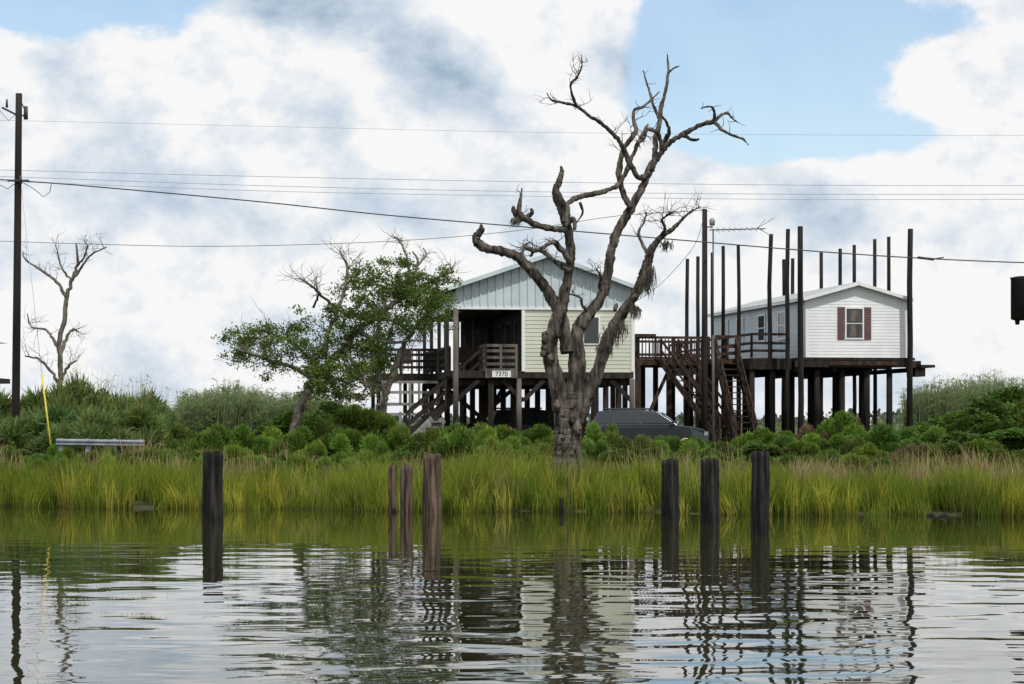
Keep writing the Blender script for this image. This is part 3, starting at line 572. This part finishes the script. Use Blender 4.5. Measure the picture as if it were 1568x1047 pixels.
for (xa,xb,s_) in [(-oh,xr,1),(Wd+oh,xr,-1)]:
    za=ze-(zp-ze)/xr*oh
    v=[(xa,-0.4,za),(xb,-0.4,zp),(xb,Ln+.4,zp),(xa,Ln+.4,za)]; v2=[(q[0],q[1],q[2]+0.07) for q in v]
    mb.add(v+v2,[(0,1,2,3),(4,7,6,5),(0,4,5,1),(1,5,6,2),(2,6,7,3),(3,7,4,0)])
mb.obj('roof',M['roof'],house)
mb=MB(); za=ze-(zp-ze)/xr*oh
mb.beam((-oh,-0.43,za+.02),(xr,-0.43,zp+.02),0.04,0.15); mb.beam((Wd+oh,-0.43,za+.02),(xr,-0.43,zp+.02),0.04,0.15); mb.obj('rake_trim',M['metal_clad'],house)
mb=MB(); mb.box(-oh-0.03,-oh+0.0,-0.4,Ln+.4,za-0.12,za+0.04)
for i in range(12): mb.beam((-oh,i*0.95,za-0.03),(0.0,i*0.95,ze-0.06),0.05,0.1)
mb.obj('fascia',M['stilt'],house)
mb=MB(); railing(mb,(1.12,-0.08,zf),(2.3,-0.08,zf),1.0,2); railing(mb,(1.12,-0.08,zf),(1.12,1.4,zf),1.0,2); mb.box(1.1,2.35,-0.14,-0.1,zf-0.28,zf+0.08); mb.obj('front_landing_rail',M['gray_wood'],house)
mb=MB(); railing(mb,(0,1.9,zf),(0,Ln,zf),0.95,6,(0.3,0.6,0.95),bal=40)
mb.box(-2.2,-0.1,5.5,10.5,zf-0.25,zf-0.0); railing(mb,(-2.2,5.5,zf),(-0.1,5.5,zf),1.0,3,bal=12); railing(mb,(-2.2,5.5,zf),(-2.2,10.5,zf),1.0,4,bal=20)
for x,y in [(-2.2,5.5),(-1.1,5.5),(-2.2,8),(-2.2,10.5),(-1.1,8)]: mb.beam((x,y,0.8),(x,y,zf),0.15,0.15)
mb.beam((-2.2,8,zf),(-2.2,8,zc+.2),0.12,0.12)
stair(mb,(1.1,1.2,zf-0.1),(-1.7,1.2,1.5),1.0,(0,1,0)); mb.obj('side_deck_and_stairs',M['stilt'],house)
mb=MB(); mb.box(-2.6,-0.4,2.4,4.4,2.75,2.85); railing(mb,(-2.6,2.4,2.85),(-0.4,2.4,2.85),0.8,3,(0.4,0.8)); railing(mb,(-2.6,2.4,1.7),(-0.4,2.4,1.7),0.8,3,(0.3,0.7))
for x in (-2.6,-1.5,-0.4): mb.beam((x,2.35,0.8),(x,2.35,3.6),0.1,0.1); mb.beam((x,4.4,0.8),(x,4.4,2.8),0.1,0.1)
stair(mb,(-0.6,0.6,2.2),(-1.9,-0.2,1.0),0.7,(1,1,0),6,rail=False); mb.obj('lower_landing',M['white_wood'],house)
mb=MB()
for (x,y) in [(0.8,3.2),(0.9,4.8),(-1.2,6.6)]:
    mb.box(x-.25,x+.25,y-.25,y+.25,zf+.42,zf+.47); mb.box(x-.25,x+.25,y+.22,y+.27,zf+.47,zf+1.0)
    for sx in(-.23,.23):
        for sy in(-.23,.23): mb.beam((x+sx,y+sy,zf),(x+sx,y+sy,zf+.45),.04,.04)
mb.obj('porch_chairs',M['dark_in'],house)
sg=empty('house_number_sign',(0,0,0)); sg.parent=house; sg.location=(1.72,-0.17,zf-0.13)
mb=MB(); mb.box(-0.36,0.36,-0.02,0.0,-0.12,0.12); mb.obj('plaque',M['trim'],sg)
fc=bpy.data.curves.new('numerals','FONT'); fc.body='7370'; fc.size=0.24; fc.align_x='CENTER'; fc.align_y='CENTER'; fc.extrude=0.004; fc.materials.append(M['tyre'])
fo=link(bpy.data.objects.new('numerals',fc),sg); fo.location=(0,-0.028,0); fo.rotation_euler=(math.pi/2,0,0)
# ------------------------------------------------------------ trailer on stilts
tx=P(1235,650,99.5); th0=math.radians(10); tr_=empty('mobile_home_on_stilts',(tx.x,99.5,0),th0)
W2,L2=4.42,15.5; zf2,ze2,zp2=4.85,7.36,7.98
mb=MB(); lap(mb,(0,0),(W2,0),zf2,ze2,(0,-1,0),0.13,0.014)
mb.add([(0,-0.005,ze2),(W2,-0.005,ze2),(W2/2,-0.005,zp2)],[(0,1,2)]); lap(mb,(W2,0),(W2,L2),zf2,ze2,(1,0,0),0.17)
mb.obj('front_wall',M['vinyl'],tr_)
mb=MB(); lap(mb,(0,0),(0,L2),zf2,ze2,(-1,0,0),0.17,0.014); lap(mb,(W2,L2),(0,L2),zf2,ze2,(0,1,0),0.17); mb.obj('side_wall',M['vinyl_shade'],tr_)
mb=MB()
for (xa,xb) in [(-0.22,W2/2),(W2+.22,W2/2)]:
    za=ze2-(zp2-ze2)/(W2/2)*0.22
    v=[(xa,-0.25,za),(xb,-0.25,zp2),(xb,L2+.2,zp2),(xa,L2+.2,za)]; v2=[(q[0],q[1],q[2]+0.08) for q in v]
    mb.add(v+v2,[(0,1,2,3),(4,7,6,5),(0,4,5,1),(1,5,6,2),(2,6,7,3),(3,7,4,0)])
mb.obj('roof',M['roof'],tr_)
mb=MB(); za=ze2-(zp2-ze2)/(W2/2)*0.22
mb.beam((-0.22,-0.28,za),(W2/2,-0.28,zp2),0.05,0.14); mb.beam((W2+.22,-0.28,za),(W2/2,-0.28,zp2),0.05,0.14)
mb.box(-0.25,-0.2,-0.25,L2,za-0.06,za+0.05)
for x in (0,W2): mb.box(x-0.05,x+0.05,-0.035,0.05,zf2,ze2)
mb.box(1.68,2.52,-0.06,-0.02,5.62,6.99); mb.obj('trim',M['trim'],tr_)
mb=MB(); mb.box(1.75,2.45,-0.075,-0.06,5.70,6.28); mb.box(1.75,2.45,-0.075,-0.06,6.33,6.92); mb.obj('window_glass',M['glass'],tr_)
mb=MB(); mb.box(1.85,2.35,-0.078,-0.0765,5.74,6.24); mb.box(1.85,2.35,-0.078,-0.0765,6.38,6.85); mb.obj('window_curtain',M['gray_wood'],tr_)
mb=MB()
for x0 in (1.36,2.54):
    mb.box(x0,x0+0.30,-0.055,-0.02,5.62,6.99)
    for i in range(13): mb.beam((x0+0.04,-0.06,5.70+i*0.1),(x0+0.26,-0.06,5.70+i*0.1),0.02,0.05)
mb.obj('shutters',M['maroon'],tr_)
mb=MB()
for y in (3,6.2,9.8,12.5): mb.box(-0.05,-0.028,y,y+1.0,5.8,6.9)
mb.obj('side_windows',M['glass'],tr_)
mb=MB()
for y in (3,6.2,9.8,12.5):
    mb.box(-0.07,-0.027,y-0.08,y,5.72,6.98); mb.box(-0.07,-0.027,y+1.0,y+1.08,5.72,6.98)
    mb.box(-0.07,-0.027,y,y+1,6.9,6.98); mb.box(-0.07,-0.027,y,y+1,5.72,5.8); 
    mb.box(-0.068,-0.051,y,y+1,6.33,6.37)
mb.obj('side_window_frames',M['trim'],tr_)
mb=MB(); mb.box(-0.35,W2+0.3,-0.25,L2+0.5,zf2-0.12,zf2-0.01)
mb.box(-0.6,W2+0.55,-0.3,-0.22,zf2-0.42,zf2-0.14)
for y in (3,6,9,12,15): mb.box(-2.2,W2+0.4,y,y+.15,zf2-0.42,zf2-0.13)
for x in (-0.3,1.2,2.8,4.5): mb.box(x,x+.12,0,L2+.5,zf2-0.62,zf2-0.43)
mb.box(-2.2,-0.35,0.8,L2,zf2-0.12,zf2-0.02); mb.box(-2.25,-2.15,0.8,L2,zf2-0.5,zf2-0.13); mb.box(-2.2,-.4,0.8,0.9,zf2-.5,zf2-.13)
mb.box(4.75,5.6,-0.3,1.0,zf2-0.42,zf2-0.30); mb.box(4.75,5.2,-0.2,0.9,zf2-0.8,zf2-0.43)
railing(mb,(-2.15,0.9,zf2),(-2.15,L2,zf2),1.0,7,(0.3,0.62,1.0)); railing(mb,(-2.15,0.9,zf2),(-0.6,0.9,zf2),1.0,2,(0.3,0.62,1.0))
mb.obj('platform_and_rail',M['stilt'],tr_)
mb=MB(); mb.box(0.9,3.9,-0.36,-0.31,zf2-0.33,zf2-0.16); mb.obj('skirt_board',M['deck'],tr_)
Minv=(Matrix.Translation((tx.x,99.5,0))@Matrix.Rotation(th0,4,'Z')).inverted()
mb=MB()
for px,yt,wp in [(1226,347,9),(1206,352,7),(1179,359,7),(1131,374,6),(1108,378,6),(1069,393,6),(1052,395,6),(1393,352,9),(1361,361,6),(1340,366,6),(1308,374,6),(1286,381,6),(1258,386,6),(1200,398,6),(1213,396,6),(1090,386,5)]:
    d=8.25*F/(HY-yt); p=Minv@P(px,HY,d); r=wp/2*d/F*1.0
    tp=[(p.x+random.gauss(0,.02),p.y,z) for z in (0.7,3,5.5,8,10.25+random.uniform(-.05,.05))]
    mb.tube(tp,[r*1.12,r*1.06,r,r*0.97,r*0.93],10,0.03)
for x in (0.5,1.6,2.7,3.7):
    for y in (0.1,3.8,7.6,11.4,15): mb.tube([(x,y,0.7),(x,y,zf2-0.5)],[0.14,0.13],10,0.03)
for x in (-2.1,-1.2):
    for y in (1,4.5,8,11.5,15): mb.tube([(x,y,0.7),(x,y,zf2-0.4)],[0.13,0.12],10,0.03)
mb.obj('tall_piles',M['pile'],tr_)
mb=MB()
mb.box(-6.4,-2.2,4,9,zf2-0.25,zf2-0.0); railing(mb,(-6.4,4,zf2),(-3.2,4,zf2),1.0,4,(0.2,0.95,),bal=22); railing(mb,(-6.4,4,zf2),(-6.4,9,zf2),1.0,4,(0.2,0.95),bal=26)
railing(mb,(-6.4,9,zf2),(-2.4,9,zf2),1.0,4,(0.2,0.95),bal=22)
for x in (-6.4,-5.0,-3.6,-2.4):
    for y in (4,6.5,9): mb.beam((x,y,0.7),(x,y,zf2),0.2,0.2)
mb.beam((-6.4,4.0,1.4),(-5.0,4.0,4.4),0.05,0.15); mb.beam((-3.6,4.0,4.4),(-2.4,4.0,1.4),0.05,0.15)
stair(mb,(-5.0,3.9,zf2-0.1),(-3.3,0.4,1.3),1.0,(1,0.5,0),14)
mb.box(-3.3,-2.3,2.4,4.0,zf2-0.2,zf2-0.0); railing(mb,(-3.3,2.4,zf2),(-2.3,2.4,zf2),1.0,2,(0.2,0.5,0.95)); 
stair(mb,(-2.9,2.3,zf2-0.1),(-2.9,-0.9,1.2),0.9,(1,0,0),14)
for x in (-3.3,-2.3): mb.beam((x,2.4,0.7),(x,2.4,zf2),0.16,0.16)
mb.box(-7.6,-6.4,5.2,5.3,zf2-0.1,zf2+1.0); mb.box(-6.6,-5.6,3.9,4.0,zf2+0.95,zf2+1.1)
mb.obj('entrance_deck',M['deck'],tr_)
# ------------------------------------------------------------ utility poles & lines
up=empty('utility_pole'); up.location=(P(28,HY,72).x,72,0); mb=MB()
zt=P(0,143,72).z; pts=[(-0.1+0.12*(z/zt),0,z) for z in np.linspace(0.3,zt,12)]
mb.tube(pts,[0.135-0.035*(i/11) for i in range(12)],14,0.02); mb.obj('shaft',M['pole'],up)
mb=MB(); z1=P(0,172,72).z; mb.tube([(0.02,-0.0,z1-0.1),(0.22,-0.05,z1-0.1)],[0.025,0.025],6); mb.tube([(0.24,-.05,z1-0.22),(0.24,-.05,z1+0.18)],[0.07,0.06],10)
mb.tube([(0.2,-.05,z1+0.1),(0.1,0,z1+0.3)],[0.02,0.015],6)
mb.beam((-0.5,0,z1+0.15),(0.1,0,z1-0.15),0.05,0.06); mb.tube([(-0.35,0,z1+0.15),(-0.35,0,z1+0.4)],[0.04,0.03],8)
z2=P(0,277,72).z; mb.beam((-0.3,-.12,z2),(0.35,-.12,z2),0.06,0.06); mb.tube([(0.1,-.15,z2-0.1),(0.1,-.15,z2+0.15)],[0.05,0.04],8)
mb.obj('fittings',M['wire'],up)
mb=MB()
c=[(0.05,-.15,z2-0.0),(0.5,-.15,z2-0.25),(0.8,-.15,z2-0.5),(1.0,-.15,z2-0.35),(1.05,-.15,z2-0.05)]
mb.tube(c,[0.012]*5,5); mb.tube([(-0.1,-.1,z2-0.1),(-0.3,-.1,z2-0.25),(-0.7,-.1,z2-0.05)],[0.012]*3,5)
mb.tube([(0,0,z1),(-0.3,0,z1-0.25),(-0.6,0,z1+0.1)],[0.01]*3,5); mb.obj('drop_loops',M['wire'],up)
gw=empty('guy_wire_guard'); mb=MB(); a=P(80,700,69); b_=P(64,572,69.6); mb.tube([a,b_],[0.028,0.025],8); mb.obj('yellow_guard',M['yellow'],gw)
mb=MB(); mb.tube([b_,P(33,290,72)],[0.008,0.008],5); mb.obj('guy_wire',M['wire_far'],gw)
def line(name,pts,d,r,mat):
    w_=[[*P(px,py,d),r] for px,py in pts]; c=cr_(w_,10); mb=MB(); mb.tube([q[:3] for q in c],[r]*len(c),5,cap=False); return mb.obj(name,mat)
line('power_line',[(-300,255),(33,277),(160,287),(400,309),(600,330),(870,353),(1060,369),(1240,384),(1405,395),(1568,402),(1700,404)],73,0.020,M['wire'])
line('power_line',[(-300,178),(0,184),(400,193),(800,202),(1200,206),(1568,207),(1800,206)],76,0.006,M['wire_far'])
line('power_line',[(-300,252),(0,260),(400,270),(800,278),(1200,283),(1568,284),(1800,283)],76,0.010,M['wire_far'])
line('power_line',[(-300,262),(0,270),(400,284),(800,293),(1200,297),(1568,297),(1800,295)],76.5,0.010,M['wire_far'])
line('power_line',[(-300,268),(0,277),(400,292),(800,300),(1200,305),(1568,305),(1800,303)],75.5,0.009,M['wire_far'])
line('power_line',[(-200,362),(0,369),(120,373),(300,377),(480,374),(650,366),(800,352),(950,330),(1078,322)],78,0.010,M['wire'])
line('service_drop',[(1079,326),(1066,370),(1040,405),(1005,440),(960,470)],90,0.010,M['wire'])
c2=empty('cable_splice'); mb=MB(); mb.tube([P(1405,394,73),P(1430,397,73)],[0.04,0.04],8); mb.tube([P(1425,397,73),P(1445,394,73)],[0.02,0.02],6); mb.obj('sleeve',M['wire'],c2)
c2=empty('utility_pole'); mb=MB(); x=P(1079,HY,93).x; zt=P(0,320,93).z; mb.tube([(x,93,0.7),(x,93,5),(x,93,zt)],[0.13,0.12,0.1],12,0.02); mb.obj('shaft',M['pole'],c2)
mb=MB(); z3=P(0,342,93).z; mb.tube([(x+.1,92.9,z3-0.15),(x+.3,92.8,z3-0.15)],[0.03,0.03],6); mb.tube([(x+.28,92.8,z3-.1),(x+.28,92.8,z3+.12),(x+.28,92.8,z3+.2)],[0.1,0.12,0.04],10); mb.obj('lamp_head',M['galv'],c2)
an=empty('tv_antenna'); mb=MB(); x=P(1092,HY,92).x
mb.tube([(x,92,0.7),(x,92,5.5)],[0.055,0.055],8); mb.tube([(x,92,5.5),(x,92,P(0,352,92).z)],[0.03,0.03],8)
a=P(1086,352,92); b_=P(1172,350,93.5); mb.tube([a,b_],[0.022,0.022],6)
c=P(1160,349,93.3)
for i in range(9):
    p=a.lerp(b_,0.1+i*0.1); l=0.28+0.07*abs(5-i); q=Vector((0.25,1,0.0)).normalized(); mb.tube([p-q*l*2,p+q*l*2],[0.009,0.009],5)
mb.tube([c,P(1185,334,94)],[0.012]*2,5); mb.tube([c,P(1183,362,92.5)],[0.012]*2,5); mb.tube([c,P(1172,336,93)],[0.01]*2,5); mb.obj('mast_and_elements',M['gray_wood'],an)
rp=empty('utility_pole'); D=70; mb=MB(); x=P(1600,HY,D).x; mb.tube([(x,D,0.4),(x,D,11)],[0.16,0.12],12,0.02); mb.obj('shaft',M['pole'],rp)
mb=MB(); x2=P(1567,HY,D).x; za=P(0,490,D).z; zb=P(0,425,D).z
mb.tube([(x2,D,za),(x2,D,za+.03),(x2,D,zb-.05),(x2,D,zb),(x2,D,zb+.04)],[0.30,0.37,0.37,0.40,0.2],24); mb.beam((x2,D,zb-.3),(x,D,zb-.3),.1,.1); mb.beam((x2,D,za+.3),(x,D,za+.3),.1,.1)
mb.tube([(x2-.2,D-.1,za+.05),(x2-.2,D-.1,za-.14)],[.09,.06],10); mb.tube([(x2+.1,D-.2,za+.05),(x2+.1,D-.2,za-.14)],[.09,.06],10)
mb.obj('transformer',M['pile'],rp)
# ------------------------------------------------------------ vehicles
def wagon(name,px,d,rz,paint,L_=4.5,H=1.55):
    x=(px-784)*d/F; z=float(ground(np.array(x),np.array(d))); e=empty(name,(x,d,z),rz)
    body=[(-L_/2,0.45),(-L_/2,0.85),(-L_/2+0.12,1.0),(-0.9,1.02),(0.95,0.99),(1.55,0.93),(2.05,0.82),(L_/2,0.62),(L_/2,0.35),(1.85,0.28),(-1.9,0.28)]
    mb=MB(); 
    def ext(prof,ws,m_):
        n=len(prof); vs=[(p[0],-w_,p[1]) for p,w_ in zip(prof,ws)]+[(p[0],w_,p[1]) for p,w_ in zip(prof,ws)]
        m_.add(vs,[tuple(range(n)),tuple(range(2*n-1,n-1,-1))]+[(i,i+n,(i+1)%n+n,(i+1)%n) for i in range(n)])
    ext(body,[0.84,0.87,0.86,0.86,0.86,0.85,0.80,0.74,0.76,0.84,0.84],mb)
    g=[(-L_/2+0.15,0.99),(-L_/2+0.45,H-0.06),(-1.3,H-0.01),(-0.3,H),(0.35,H-0.06),(1.15,0.97)]
    ext(g,[0.84,0.66,0.66,0.66,0.66,0.82],mb)
    for y in (-0.5,0.5): mb.box(-1.6,0.1,y-0.02,y+0.02,H,H+0.06)
    o=mb.obj('body',paint,e); md=o.modifiers.new('b','BEVEL'); md.width=0.04; md.segments=3; md.limit_method='ANGLE'; md.angle_limit=0.3
    mb=MB()
    def yw(zz): return 0.84+(0.66-0.84)*(zz-0.99)/(H-0.06-0.99)+0.012
    for s_ in (-1,1):
        for (xa,xb,xc,xd) in [(-1.95,-1.25,-1.25,-1.78),(-1.15,-0.28,-0.28,-1.15),(-0.18,0.92,0.38,-0.18)]:
            z0,z1=1.05,H-0.12; vs=[(xa,s_*yw(z0),z0),(xb,s_*yw(z0),z0),(xc,s_*yw(z1),z1),(xd,s_*yw(z1),z1)]; mb.add(vs,[(0,1,2,3)])
    mb.add([(1.08,-0.72,1.04),(1.08,0.72,1.04),(0.48,0.6,H-0.09),(0.48,-0.6,H-0.09)],[(0,1,2,3)]); 
    mb.obj('windows',M['glass'],e)
    mb=MB(); mb.box(-L_/2-0.02,-L_/2+.05,0.6,0.82,0.7,0.92); mb.box(-L_/2-0.02,-L_/2+.05,-0.82,-0.6,0.7,0.92); mb.obj('tail_lamps',M['red'],e)
    mb=MB(); mb.box(L_/2-0.15,L_/2-0.03,-0.78,-0.5,0.6,0.74); mb.box(L_/2-0.15,L_/2-0.03,.5,.78,0.6,0.74); mb.obj('headlamps',M['chrome'],e)
    mb=MB(); mr_=MB()
    for wx in (-1.4,1.4):
        for s_ in (-1,1):
            mb.tube([(wx,s_*0.68,0.33),(wx,s_*0.70,0.33),(wx,s_*0.86,0.33),(wx,s_*0.88,0.33)],[0.28,0.33,0.33,0.28],24); mr_.tube([(wx,s_*0.87,0.33),(wx,s_*0.895,0.33)],[0.2,0.18],16)
    mb.obj('tyres',M['tyre'],e); mr_.obj('wheels',M['chrome'],e)
    mb=MB(); 
    for s_ in (-1,1): mb.box(0.85,1.0,s_*0.9-0.06,s_*0.9+0.06,1.0,1.12)
    mb.obj('mirrors',paint,e)
wagon('parked_car',992,87,math.radians(-6),M['carpaint'])
wagon('parked_car',822,94,math.radians(12),M['carpaint2'],4.4,1.62)
# guardrail
gr=empty('guardrail'); mb=MB()
a=P(86,677,67.5);b_=P(222,679,67.5); prof=[(-0.0,0.10),(-0.06,0.065),(-0.06,0.03),(0.0,0.0),(-0.06,-0.03),(-0.06,-0.065),(0,-0.10)]
mb.add([(a.x,a.y+q[0],a.z+q[1]) for q in prof]+[(b_.x,b_.y+q[0],b_.z+q[1]) for q in prof],[(i,i+1,i+8,i+7) for i in range(6)])
for i in range(4):
    p=a.lerp(b_,0.05+i*0.3); mb.box(p.x-.06,p.x+.06,p.y+.01,p.y+.15,0.4,p.z+.12)
mb.obj('beam_and_posts',M['galv'],gr)
# neighbour house just at left edge
nh=empty('neighbouring_house'); D=95
x1=-(784-12)*98/F; mb=MB(); mb.box(x1-6,x1-0.9,D,D+3,3.9,5.0); mb.obj('walls',M['dark_in'],nh)
mb=MB(); zz=P(0,522,D).z; v=[(x1-7,D-.3,zz+0.0),(x1,D-.3,zz),(x1-3.2,D-.3,zz+0.5)]; mb.add(v+[(q[0],q[1]+3.3,q[2]) for q in v],[(0,1,2),(3,5,4),(0,3,4,1),(1,4,5,2),(2,5,3,0)]); mb.obj('roof',M['dark_in'],nh)
mb=MB(); mb.box(x1-6.5,x1+.1,D-.2,D+3,3.7,3.9)
for i in range(3): 
    for j in range(2): mb.beam((x1-.4-i*2,D+j*2.8,0.7),(x1-.4-i*2,D+j*2.8,3.7),.2,.2)
mb.obj('platform',M['stilt'],nh)
def treeline():
    n=9000; x=rnd(-500,500,n); y=rnd(900,960,n); hh=(4+2.5*smooth_noise(x*0.05,5)); z=1+rnd(0,1,n)*np.maximum(hh,1.5)
    p=np.stack([x,y,z],-1); dr=unit(RNG.normal(size=(n,3))); le=rnd(1.5,3,n)
    C=np.stack([p,p+dr*(le*.5)[:,None],p+dr*le[:,None]],1); S=unit(np.cross(dr,RNG.normal(size=(n,3))))
    col=np.array((0.09,0.12,0.10))*rnd(0.7,1.2,n)[:,None,None]*np.ones((n,3,1)); strips('distant_treeline',C,(le*.4)[:,None]*np.array([.5,1,.5])[None],S,col,M['leaf'])
treeline()
